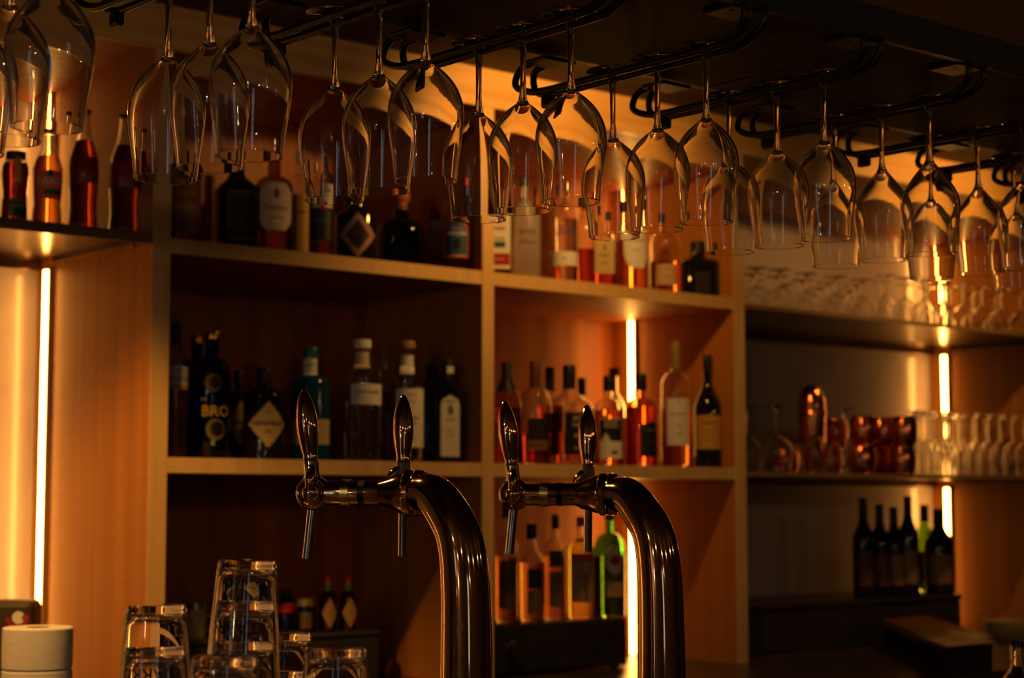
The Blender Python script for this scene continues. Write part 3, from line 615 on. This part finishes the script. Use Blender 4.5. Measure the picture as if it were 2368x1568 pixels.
bottle('gin_bottle', 'clear gin bottle with a floral white label below a paper sealed neck', 942, 790, 78, 3.58, M_, 'round', .70, .80, .44, liquid=(CLR, .62), cap=(flat((160, 120, 80)), .06),
       labels=[('rect', .12, .60, 1.0, WHITE, [('MISTRAL', .0115, .50, red), ('GIN', .011, .40, brown), ('* * *', .013, .88, red), ('* *', .013, .76, red), ('* * *', .013, .14, red)], 16), ('rect', .72, .88, .42, WHITE, (), 0)])
bottle('gin_bottle', 'low clear bottle with a plain cream label behind the floral one', 912, 880, 50, 3.68, M_, 'round', .68, .8, .38, liquid=(CLR, .6), cap=(k_, .1), labels=[('rect', .1, .62, 1.0, flat((190, 170, 130)), ())])
G_AQUA = tint((.42, .90, 1.0))
bottle('gin_bottle', 'aqua blue square gin bottle seen from its side, behind its labelled twin', 997, 843, 56, 3.68, M_, 'soft', .66, .78, .36, glass=G_AQUA, cap=(k_, .18, 1.2), n=5, liquid=((.75, .95, .95), .6))
bottle('gin_bottle', 'aqua blue square gin bottle with tall arched white label, right end of row', 1035, 833, 62, 3.57, M_, 'soft', .68, .80, .36, glass=G_AQUA, cap=(k_, .20, 1.2), n=5, face=12, liquid=((.75, .95, .95), .6),
       labels=[('arch', .05, .66, .76, flat((60, 90, 90)), ()), ('arch', .06, .65, .70, WHITE, [('SAPPHIRE', .0050, .60, k_), ('BOMBAY', .0062, .90, k_), ('London', .0052, .42, brown), ('Dry Gin', .0052, .34, brown)], 0, 1), ('oval', .45, .56, .22, flat((60, 110, 120)), (), 0, 1), ('rect', .86, .93, .25, WHITE)])

# middle shelf, whisky
bottle('whisky_bottle', 'dark red whisky bottle with a pale label against the middle upright', 1172, 838, 68, 3.60, M_, 'round', .60, .74, .32, liquid=(REDL, .55), cap=(k_, .28, 1.2), glass=tint((.85, .6, .4)),
       labels=[('rect', .16, .40, .6, flat((150, 125, 90)), [('RYE', .008, .6, brown)], -12)])
bottle('bourbon_bottle', 'clear round bourbon bottle with embossed shoulders and a small dark label', 1238, 835, 76, 3.58, M_, 'round', .52, .74, .32, liquid=(REDL, .30), cap=(brown, .26, 1.2),
       labels=[('rect', .14, .44, .66, flat((30, 16, 10)), [], 10), ('rect', .14, .23, .66, flat((120, 90, 70)), [('BOURBON', .007, .5, k_)], 10, 1)])
bottle('whisky_bottle', 'black capped amber bottle behind the round bourbon bottle', 1272, 850, 60, 3.74, M_, 'round', .6, .76, .32, liquid=(REDL, .6), cap=(k_, .24, 1.2))
bottle('whisky_bottle', 'black labelled square whisky bottle with white lettering', 1316, 845, 92, 3.58, M_, 'soft', .56, .76, .28, liquid=(AMB, .32), cap=(k_, .24, 1.25), n=5, face=28,
       labels=[('rect', .10, .52, .80, k_, [('JACK', .014, .86, WHITE), ('DANIELS', .0098, .70, WHITE), ('No.7', .013, .45, WHITE), ('WHISKEY', .007, .15, WHITE)]), ('rect', .10, .52, .80, flat((24, 20, 16)), [('TENNESSEE', .007, .7, flat((90, 80, 60))), ('SOUR', .007, .45, flat((90, 80, 60))), ('MASH', .007, .25, flat((90, 80, 60)))], -90)])
bottle('whisky_bottle', 'short black capped neck behind the square whisky bottle', 1345, 875, 56, 3.76, M_, 'round', .6, .76, .3, liquid=(AMB, .5), cap=(k_, .2, 1.2))
bottle('whisky_bottle', 'whisky bottle with a black and white mountain label', 1408, 870, 70, 3.58, M_, 'round', .60, .74, .34, liquid=(AMB, .62), cap=(k_, .17, 1.2),
       labels=[('rect', .08, .52, .84, WHITE, (), 8), ('rect', .27, .51, .80, k_, [('BLACK', .0125, .84, WHITE), ('MOUNTAIN', .0072, .66, WHITE)], 8, 1), ('diamond', .21, .36, .30, WHITE, (), -12, 1, 1), ('diamond', .12, .17, .3, k_, (), 20, 1)])
bottle('whisky_bottle', 'tall clear necked bottle with a brown stopper, behind the mountain label', 1420, 852, 62, 3.74, M_, 'soft', .58, .78, .36, liquid=(AMB, .5), cap=(brown, .08, 1.1))
bottle('whisky_bottle', 'copper amber whisky bottle whose dark label faces right', 1482, 865, 74, 3.58, M_, 'round', .58, .74, .30, liquid=(AMB, .64), cap=(k_, .18, 1.2), glass=tint((.95, .6, .35)),
       labels=[('arch', .10, .48, .8, flat((26, 26, 28)), [('HIGHLAND', .0075, .75, flat((150, 120, 80))), ('9', .012, .4, red)], 42)])
bottle('whisky_bottle', 'tall clear malt whisky bottle with a white label and low amber level', 1562, 790, 70, 3.58, M_, 'round', .60, .76, .32, liquid=(AMB, .45), cap=(flat((150, 120, 60), .5), .22, 1.12), labels=[('rect', .17, .54, .80, WHITE, [('MACALLAN', .0085, .66, k_), ('12', .014, .42, k_), ('YEARS', .006, .25, brown), ('*', .02, .9, k_)], 10)])
bottle('whisky_bottle', 'slim dark malt whisky bottle with a yellow label, right end of the whisky row', 1635, 822, 64, 3.58, M_, 'soft', .52, .78, .32, glass=G_BLK, hollow=False, cap=(k_, .14, 1.15), labels=[('rect', .16, .46, 1.1, flat((200, 150, 70)), [('CAOL ILA', .011, .78, k_), ('DISTILLED', .005, .55, brown), ('SCOTCH', .006, .25, brown)], 8)])

# lowest compartment of the second bay: black machine and bottles on it
MB = CT + 0.134
mc = thing('black_machine', (3.2, 3.75, CT), 'low black appliance with a round knob under the vermouth bottles', 'appliance')
P(box('housing', (2.925, 3.63, CT + .006), (3.505, 3.90, MB), BLACK, bev=0.008), mc)
kn = axis_lathe('knob', [(0, 0), (.028, 0), (.03, .004), (.026, .016), (0, .018)], BLACK, None, Vector((3.10, 3.629, CT + .065)), Vector((0, -1, 0))); P(kn, mc)
P(axis_lathe('knob_ring', [(.030, 0), (.034, 0), (.034, .003), (.030, .003)], STEEL, None, Vector((3.10, 3.629, CT + .065)), Vector((0, -1, 0))), mc)
for x in (2.95, 3.48):
    for y in (3.66, 3.87): P(box('foot', (x - .012, y - .012, CT + .0002), (x + .012, y + .012, CT + .007), BLACK), mc)
bottle('liqueur_bottle', 'clear round shouldered bottle, leftmost on the black appliance', 1171, 1165, 54, 3.70, MB, 'round', .62, .72, .36, liquid=(AMB, .55), cap=(k_, .12), labels=[('rect', .12, .52, .8, flat((90, 60, 35)), [('ANIS', .010, .7, brown)], 6)])
bottle('liqueur_bottle', 'clear bottle with a black cap and small dark label, second on the black appliance', 1230, 1212, 60, 3.70, MB, 'soft', .60, .78, .36, liquid=(GOLDL, .6), cap=(k_, .16, 1.3), labels=[('rect', .34, .54, .6, k_, (), 14), ('rect', .08, .32, .6, flat((110, 80, 50)), (), 14)])
bottle('liqueur_bottle', 'square shouldered bottle with banded black cap, third on the black appliance', 1284, 1190, 46, 3.70, MB, 'soft', .70, .78, .40, liquid=(AMB, .6), cap=(k_, .14, 1.1), n=4, labels=[('rect', .5, .66, .7, flat((20, 34, 34)), (), 4), ('rect', .12, .46, .7, flat((110, 75, 45)), (), 4)])
bottle('liqueur_bottle', 'square bottle with a red topped label left of the green vermouth', 1344, 1195, 60, 3.70, MB, 'soft', .68, .80, .34, liquid=((.8, .75, .2), .8), cap=(red, .1), n=4, labels=[('rect', .16, .64, .85, flat((150, 110, 70)), [('AMARO', .011, .5, red)], 4), ('rect', .56, .64, .85, red, (), 4, 1)])
bottle('vermouth_bottle', 'green vermouth bottle with an oval white and red label', 1409, 1190, 72, 3.70, MB, 'round', .62, .82, .28, glass=tint((.25, .62, .18)), liquid=((.25, .12, .05), .60), cap=(green, .06, 1.1),
       labels=[('oval', .41, .70, .62, flat((205, 190, 160)), (), 22), ('oval', .50, .61, .34, red, [('MARTINI', .009, .5, k_)], 22, 1), ('rect', .20, .345, .60, flat((170, 140, 110)), [('BIANCO', .006, .5, brown)], 22)])

# lowest compartment of the first bay: dark box, sauces, mug
B1 = onY(865, 1457, 3.66)
b1 = thing('black_box', (2.3, 3.8, CT), 'matt black box in the dark lowest compartment under the gin shelf', 'box')
P(box('box_body', (2.02, 3.64, CT + .0003), (B1.x, 3.92, B1.z - 0.012), BLACK, bev=0.006), b1)
P(box('box_lid', (2.016, 3.636, B1.z - 0.0115), (B1.x + .004, 3.924, B1.z), BLACK, bev=0.004), b1)
BZ = B1.z
for q, (px, lab) in enumerate([(759, 'small hot sauce bottle with diamond label, left of the sauce pair'), (806, 'small hot sauce bottle with diamond label, right of the sauce pair')]):
    bottle('sauce_bottle', lab, px, 1330, 42, 3.70, BZ, 'round', .58, .72, .34, glass=tint((.5, .12, .06)), liquid=((.4, .06, .03), .6), cap=(red, .16, 1.1), labels=[('rect', .72, .84, .36, green), ('diamond', .05, .60, .95, flat((150, 110, 70)), [('HOT', .006, .5, green)], 8)], face=5)
bottle('spice_jar', 'small jar with a pale lid beside the sauce bottles', 708, 1385, 46, 3.72, BZ, 'soft', .8, .9, .8, glass=G_DARK, hollow=False, cap=(flat((110, 90, 60)), .22, 1.05), labels=[('rect', .1, .6, .6, flat((90, 70, 45)))], cat='jar')
bottle('sauce_bottle', 'sauce bottle with a red label behind the tall tumbler stack', 662, 1362, 44, 3.76, BZ, 'soft', .7, .8, .6, glass=G_DARK, hollow=False, cap=(k_, .2, 1.1), labels=[('rect', .45, .66, 1.2, red, ())])
bottle('syrup_bottle', 'pale bottle with an orange cap behind the tall tumbler stack', 500, 1355, 40, 3.76, BZ, 'soft', .6, .78, .4, liquid=((.9, .6, .3), .7), cap=(flat((210, 90, 20)), .22, 1.5), labels=[('rect', .1, .5, 1.0, flat((160, 110, 60)))])
mp_ = onY(452, 1410, 3.72); Hm = mp_.z - BZ
if Hm < .05: Hm = .05
mg = thing('mug', (mp_.x, mp_.y, BZ + .0004), 'white enamel mug with a dark rim in the lowest compartment', 'mug')
Rm = 0.024
lathe('cup', [(0, 0), (Rm * .95, 0), (Rm, .003), (Rm, Hm), (Rm - .002, Hm), (Rm - .002, .004), (0, .004)], flat((190, 165, 120)), mg, 32)
tube('handle', smooth_curve([(Rm * .6, -Rm * .8, Hm * .8), (Rm * 1.1, -Rm * 1.3, Hm * .75), (Rm * 1.2, -Rm * 1.4, Hm * .45), (Rm * .6, -Rm * .8, Hm * .25)], 5), .003, flat((190, 165, 120)), mg, 8)
lathe('lid', [(0, Hm), (Rm * 1.04, Hm), (Rm * 1.04, Hm + .016), (Rm * .9, Hm + .018), (0, Hm + .018)], STEEL, mg, 28)

# ------------------------------------------------------------------ paper rolls and patterned caddy at lower left
rp = onZ(88, 1568, 1.0)
rc = atD(88, 1449, 3.28); tz = rc.z; rh = (tz - CT - 0.001) / 3
for k in range(3):
    t = thing('paper_roll', (rc.x, rc.y, tz - (k + 1) * rh), 'white paper roll, %s of the stack at the lower left corner' % ['top', 'middle', 'bottom'][k], 'paper roll', 'stack of paper rolls')
    if k == 2: pass
    lathe('roll', [(.0218, .001), (.060, .0008), (.0622, .003), (.0626, .02), (.0626, rh - .02), (.0622, rh - .003), (.060, rh - .0008), (.0218, rh - .001)], TISSUE, t, 48, closed=True)
    lathe('core', [(.0200, .001), (.0216, .001), (.0216, rh - .001), (.0200, rh - .001)], flat((140, 110, 80)), t, 32, closed=True)
ped = tz - 3 * rh
if ped > CT + .002: tag(box('napkin_block', (rc.x - .06, rc.y - .06, CT + .0002), (rc.x + .06, rc.y + .06, ped), WHITE), 'flat white block under the paper rolls', 'block')
sp = atD(38, 1386, 3.75)
cd = thing('napkin_caddy', (sp.x, sp.y, CT), 'dark olive rounded caddy with a red and white motif behind the paper rolls', 'caddy')
P(box('caddy_body', (sp.x - .045, sp.y - .04, CT + .0004), (sp.x + .045, sp.y + .04, sp.z), flat((64, 50, 26), .4), bev=.014, rot=-YAW), cd)
qf = Vector((-math.sin(YAW), -math.cos(YAW), 0)); cx = Vector((sp.x, sp.y, sp.z - .035)) + qf * 0.0412
def disc(name, c, n, r, m, par, ang0=0, ang1=2 * PI, r0=0.0):
    tv = Vector((-n.y, n.x, 0)); v = []; f = []; N = 20
    for i in range(N + 1):
        a = ang0 + (ang1 - ang0) * i / N
        for rr in (r0, r): v.append(Vector(c) + tv * math.cos(a) * rr + Vector((0, 0, 1)) * math.sin(a) * rr)
    for i in range(N): f.append((2 * i, 2 * i + 1, 2 * i + 3, 2 * i + 2))
    return P(pyd(name, v, f, m, None), par)
disc('motif', cx + RT * .014, qf, .024, red, cd, PI, 2 * PI, .017)
disc('motif', cx + RT * .016 + qf * .0003, qf, .013, WHITE, cd)
disc('motif', cx + RT * .030 + qf * .0006, qf, .007, flat((150, 60, 20)), cd)

# ------------------------------------------------------------------ right bay stemware
def ci(name, me, m, loc, label_, cat, group, inv=True):
    o = bpy.data.objects.new(name, me); COL.objects.link(o)
    if not me.materials: me.materials.append(m)
    o.location = loc; o.rotation_euler = (PI if inv else 0, 0, random.uniform(0, 6)); tag(o, label_, cat, group); return o
flute = wg_mesh('flute', 28, H=0.205, rf=0.031, rb=0.027, rr=0.024, stem=0.42)
goblet = wg_mesh('goblet', 32, H=0.200, rf=0.036, rb=0.046, rr=0.040, stem=0.44)
coupe = wg_mesh('coupe', 32, H=0.125, rf=0.034, rb=0.046, rr=0.043, stem=0.42)
mid = wg_mesh('small_wine_glass', 30, H=0.150, rf=0.032, rb=0.036, rr=0.031, stem=0.42)
# lower shelf: three goblets upside down at the left
for k, (px, Y) in enumerate([(1728, 3.68), (1797, 3.57), (1884, 3.57), (1952, 3.575)]):
    p = onY(px, 1000, Y)
    ci('goblet', goblet, GLASS, (p.x, p.y, Z3M + .2003), 'wide upturned wine goblet on the lower metal shelf, %s from the wooden upright' % ORD[k], 'wine glass', 'upturned goblets on the lower metal shelf')
# flutes
nfl = 0
for row, (Y, x0, x1, N) in enumerate([(3.575, 2118, 2366, 10), (3.66, 2130, 2368, 9), (3.745, 2120, 2340, 8)]):
    for k in range(N):
        px = x0 + (x1 - x0) * k / (N - 1); p = onY(px, 1000, Y)
        if p.x + .033 > UPR[4][0]: continue
        ci('flute_glass', flute, GLASS, (p.x, p.y, Z3M + .2053), 'upturned champagne flute, %s from left in the %s row, lower metal shelf' % (ORD[k], ['front', 'second', 'rear'][row]), 'champagne flute', 'upturned flutes on the lower metal shelf')
# copper mugs and shaker
cmm = lathe_mesh('m', refine([(0, 0), (.030, 0), (.036, .006), (.041, .025), (.043, .05), (.041, .072), (.037, .088), (.0375, .092), (.0360, .092), (.0355, .088), (.039, .07), (.041, .05), (.039, .027), (.034, .008), (0, .005)], 2), 28); sharp(cmm, 60)
first = None
mugs = [(2085, 3.58, 0), (2040, 3.70, 0), (1992, 3.60, 0), (2090, 3.58, 1), (2038, 3.66, 1), (1995, 3.64, 1), (1915, 3.74, 0), (1815, 3.80, 0), (1930, 3.80, 1)]
mlab = ['bottom hammered copper mug nearest the flutes', 'bottom hammered copper mug behind the middle of the mug group', 'bottom hammered copper mug at the left front of the mug group', 'copper mug stacked on top nearest the flutes',
        'copper mug stacked on top in the middle', 'copper mug stacked on top at the left', 'copper mug standing behind the third goblet', 'copper mug standing behind the second goblet', 'copper mug stacked at the rear behind the goblets']
for k, (px, Y, lv) in enumerate(mugs):
    p = onY(px, 1000, Y); loc = (p.x, p.y, Z3M + .0004 + lv * .0925)
    if first is None:
        first = thing('copper_mug', loc, 'x', 'mug', 'hammered copper mugs'); new('cup', cmm, COPPER, first)
        tube('handle', smooth_curve([(.036, 0, .078), (.058, 0, .076), (.064, 0, .05), (.055, 0, .026), (.038, 0, .022)], 5), .0035, COPPER, first, 10); o = first; o.rotation_euler.z = 0.4
    else: o = dup(first, loc, rz=random.uniform(0, 6))
    o['label'] = mlab[k]
p = onY(1876, 890, 3.70); Hs = p.z - Z3M
cs = thing('copper_shaker', (p.x, p.y, Z3M + .0004), 'tall round-topped copper cocktail shaker behind the goblets', 'shaker')
lathe('shaker_body', [(0, 0), (.033, 0), (.035, .004), (.043, Hs * .62), (.0435, Hs * .66), (0, Hs * .66)], COPPER, cs, 36)
lathe('shaker_dome', refine([(0, Hs * .661), (.0425, Hs * .661), (.0435, Hs * .70), (.0430, Hs * .78), (.038, Hs * .88), (.027, Hs * .96), (.012, Hs * .995), (0, Hs)], 3), COPPER, cs, 36)
# upper shelf
cnt = 0
for row, (Y, x0, x1, N) in enumerate([(3.58, 1745, 1990, 5), (3.69, 1738, 1975, 5), (3.80, 1745, 1965, 4)]):
    for k in range(N):
        px = x0 + (x1 - x0) * k / (N - 1); px += random.uniform(-4, 4); p = onY(px, 650, Y + random.uniform(-.01, .01))
        ci('coupe_glass', coupe, GLASS, (p.x, p.y, Z3U + .1253), 'upturned cocktail coupe, %s from left in the %s row, upper metal shelf' % (ORD[k], ['front', 'second', 'rear'][row]), 'cocktail glass', 'upturned coupes on the upper metal shelf')
for row, (Y, x0, x1, N) in enumerate([(3.58, 2048, 2356, 8), (3.69, 2040, 2350, 7)]):
    for k in range(N):
        px = x0 + (x1 - x0) * k / (N - 1); p = onY(px, 650, Y)
        if p.x + .04 > UPR[4][0]: continue
        ci('small_wine_glass', mid, GLASS, (p.x, p.y, Z3U + .1503), 'upturned small wine glass, %s from left in the %s row, upper metal shelf' % (ORD[k], ['front', 'second'][row]), 'wine glass', 'upturned small wine glasses on the upper metal shelf')

# ------------------------------------------------------------------ right bay: wines on a dark cooler, papers, bowl
c0 = onY(1735, 1400, 3.62); c1 = onY(2222, 1400, 3.665)
CZ = onY(2000, 1388, 3.62).z
co = thing('black_cooler', ((c0.x + c1.x) / 2, 3.75, CT), 'long black counter cooler carrying the wine bottles', 'cooler')
P(box('cooler_body', (UPR[3][1] + .01, 3.665, CT + .0004), (c1.x, 3.98, CZ - .02), BLACK, bev=.005), co)
P(box('cooler_lid', (UPR[3][1] + .008, 3.66, CZ - .0195), (c1.x + .004, 3.984, CZ), BLACK, bev=.004), co)
for k, (px, yt, Y, g, lab) in enumerate([(1995, 1152, 3.70, G_BLK, 'leftmost dark wine bottle on the black cooler'), (2033, 1166, 3.72, G_BLK, 'second dark wine bottle from the left, label low'), (2066, 1172, 3.72, G_BLK, 'third dark wine bottle from the left, on the black cooler'),
                                    (2098, 1147, 3.70, G_BLK, 'tallest dark wine bottle, fourth from the left on the black cooler'), (2137, 1167, 3.86, tint((.35, .55, .08)), 'olive green wine bottle whose shoulder glows beside the led strip'), (2170, 1177, 3.715, G_BLK, 'rightmost dark wine bottle, cutting across the led strip')]):
    bottle('wine_bottle', lab, px, yt, [50, 50, 50, 50, 52, 68][k], Y, CZ, 'wine', glass=g, hollow=(k == 4), liquid=((.3, .3, .1), .45) if k == 4 else None, cap=(k_ if k != 4 else flat((60, 30, 14)), .20, 1.06),
           labels=[('rect', .12, .46, .85, flat([(90, 50, 30), (110, 70, 50), (150, 120, 70), (140, 110, 80), (150, 120, 80), (140, 100, 70)][k]), [('VINO', .010, .7, k_)], 8)])
# binder with a loose leaflet
FZ = CT + 0.066
def slab(name, corners, z0, z1, m, par):
    v = [(c.x, c.y, z0) for c in corners] + [(c.x, c.y, z1) for c in corners]
    return P(pyd(name, v, [(3, 2, 1, 0), (4, 5, 6, 7), (0, 1, 5, 4), (1, 2, 6, 5), (2, 3, 7, 6), (3, 0, 4, 7)], m, None), par)
cs_ = [onZ(2040, 1448, FZ), onZ(2180, 1506, FZ), onZ(2300, 1492, FZ), onZ(2142, 1438, FZ)]
mid_ = sum(cs_, Vector()) / 4
tl = thing('cash_drawer', (mid_.x, mid_.y, CT), 'low dark cash drawer on the worktop beneath the brown folder', 'box')
slab('drawer_body', [c.lerp(mid_, .03) for c in cs_], CT + .0002, FZ - .001, BLACK, tl)
slab('drawer_front', [cs_[0].lerp(mid_, .025), cs_[0].lerp(mid_, .022) , cs_[1].lerp(mid_, .022), cs_[1].lerp(mid_, .025)], CT + .01, FZ - .01, PANEL, tl)
bk = thing('menu_folder', (mid_.x, mid_.y, FZ), 'brown menu folder lying on the dark cash drawer under a leaflet', 'folder')
slab('back_cover', cs_, FZ + .0002, FZ + .003, brown, bk)
ins = [c.lerp(mid_, .04) for c in cs_]
slab('pages', ins, FZ + .0031, FZ + .018, flat((150, 110, 70)), bk)
slab('front_cover', cs_, FZ + .0181, FZ + .021, flat((110, 62, 32)), bk)
LZ = FZ + .0214
lf = thing('leaflet', onZ(2210, 1475, LZ), 'white leaflet with teal print lying on the brown folder', 'leaflet')
lc = [onZ(2118, 1471, LZ), onZ(2190, 1496, LZ), onZ(2300, 1486, LZ), onZ(2208, 1455, LZ)]
slab('sheet', lc, LZ, LZ + .001, flat((205, 190, 165)), lf)
tc_ = [lc[0], lc[0].lerp(lc[1], .35), lc[0].lerp(lc[1], .35).lerp(lc[3].lerp(lc[2], .35), .7), lc[0].lerp(lc[3], .75)]
slab('teal_print', tc_, LZ + .0011, LZ + .0014, flat((10, 90, 100)), lf)
for a in (.45, .62):
    e0 = lc[0].lerp(lc[1], a); e1 = lc[3].lerp(lc[2], a); g0 = lc[0].lerp(lc[1], a + .07); g1 = lc[3].lerp(lc[2], a + .07)
    slab('teal_line', [e0.lerp(e1, .35), g0.lerp(g1, .35), g0.lerp(g1, .8), e0.lerp(e1, .8)], LZ + .0011, LZ + .0014, flat((60, 130, 120)), lf)
bp_ = onZ(2335, 1482, CT)
bw = thing('paper_bowl', (bp_.x, bp_.y, CT + .0004), 'cream round bowl at the right edge of the worktop', 'bowl')
lathe('bowl', [(0, 0), (.045, 0), (.062, .012), (.078, .045), (.082, .066), (.079, .066), (.074, .044), (.058, .016), (0, .006)], flat((190, 170, 120), .6), bw, 40)
# fluted glass carafe neck on the bar, lower right corner
gp = atD(2354, 1482, 2.75)
cf = thing('glass_carafe', (gp.x, gp.y, BT), 'clear ridged glass carafe cut by the lower right corner', 'carafe')
hh = gp.z - BT
lathe('carafe_body', [(0, 0), (.04, 0), (.042, .004), (.042, hh - .12), (.038, hh - .085), (.024, hh - .055), (.0128, hh - .04), (.0125, hh - .03), (.0132, hh - .027), (.0125, hh - .024), (.0125, hh - .018), (.0132, hh - .015), (.0125, hh - .012), (.0132, hh - .003), (.012, hh),
       (.0105, hh - .002), (.0105, hh - .04), (.022, hh - .058), (.036, hh - .088), (.0398, hh - .12), (.0398, .006), (0, .006)], GLASS, cf, 36)
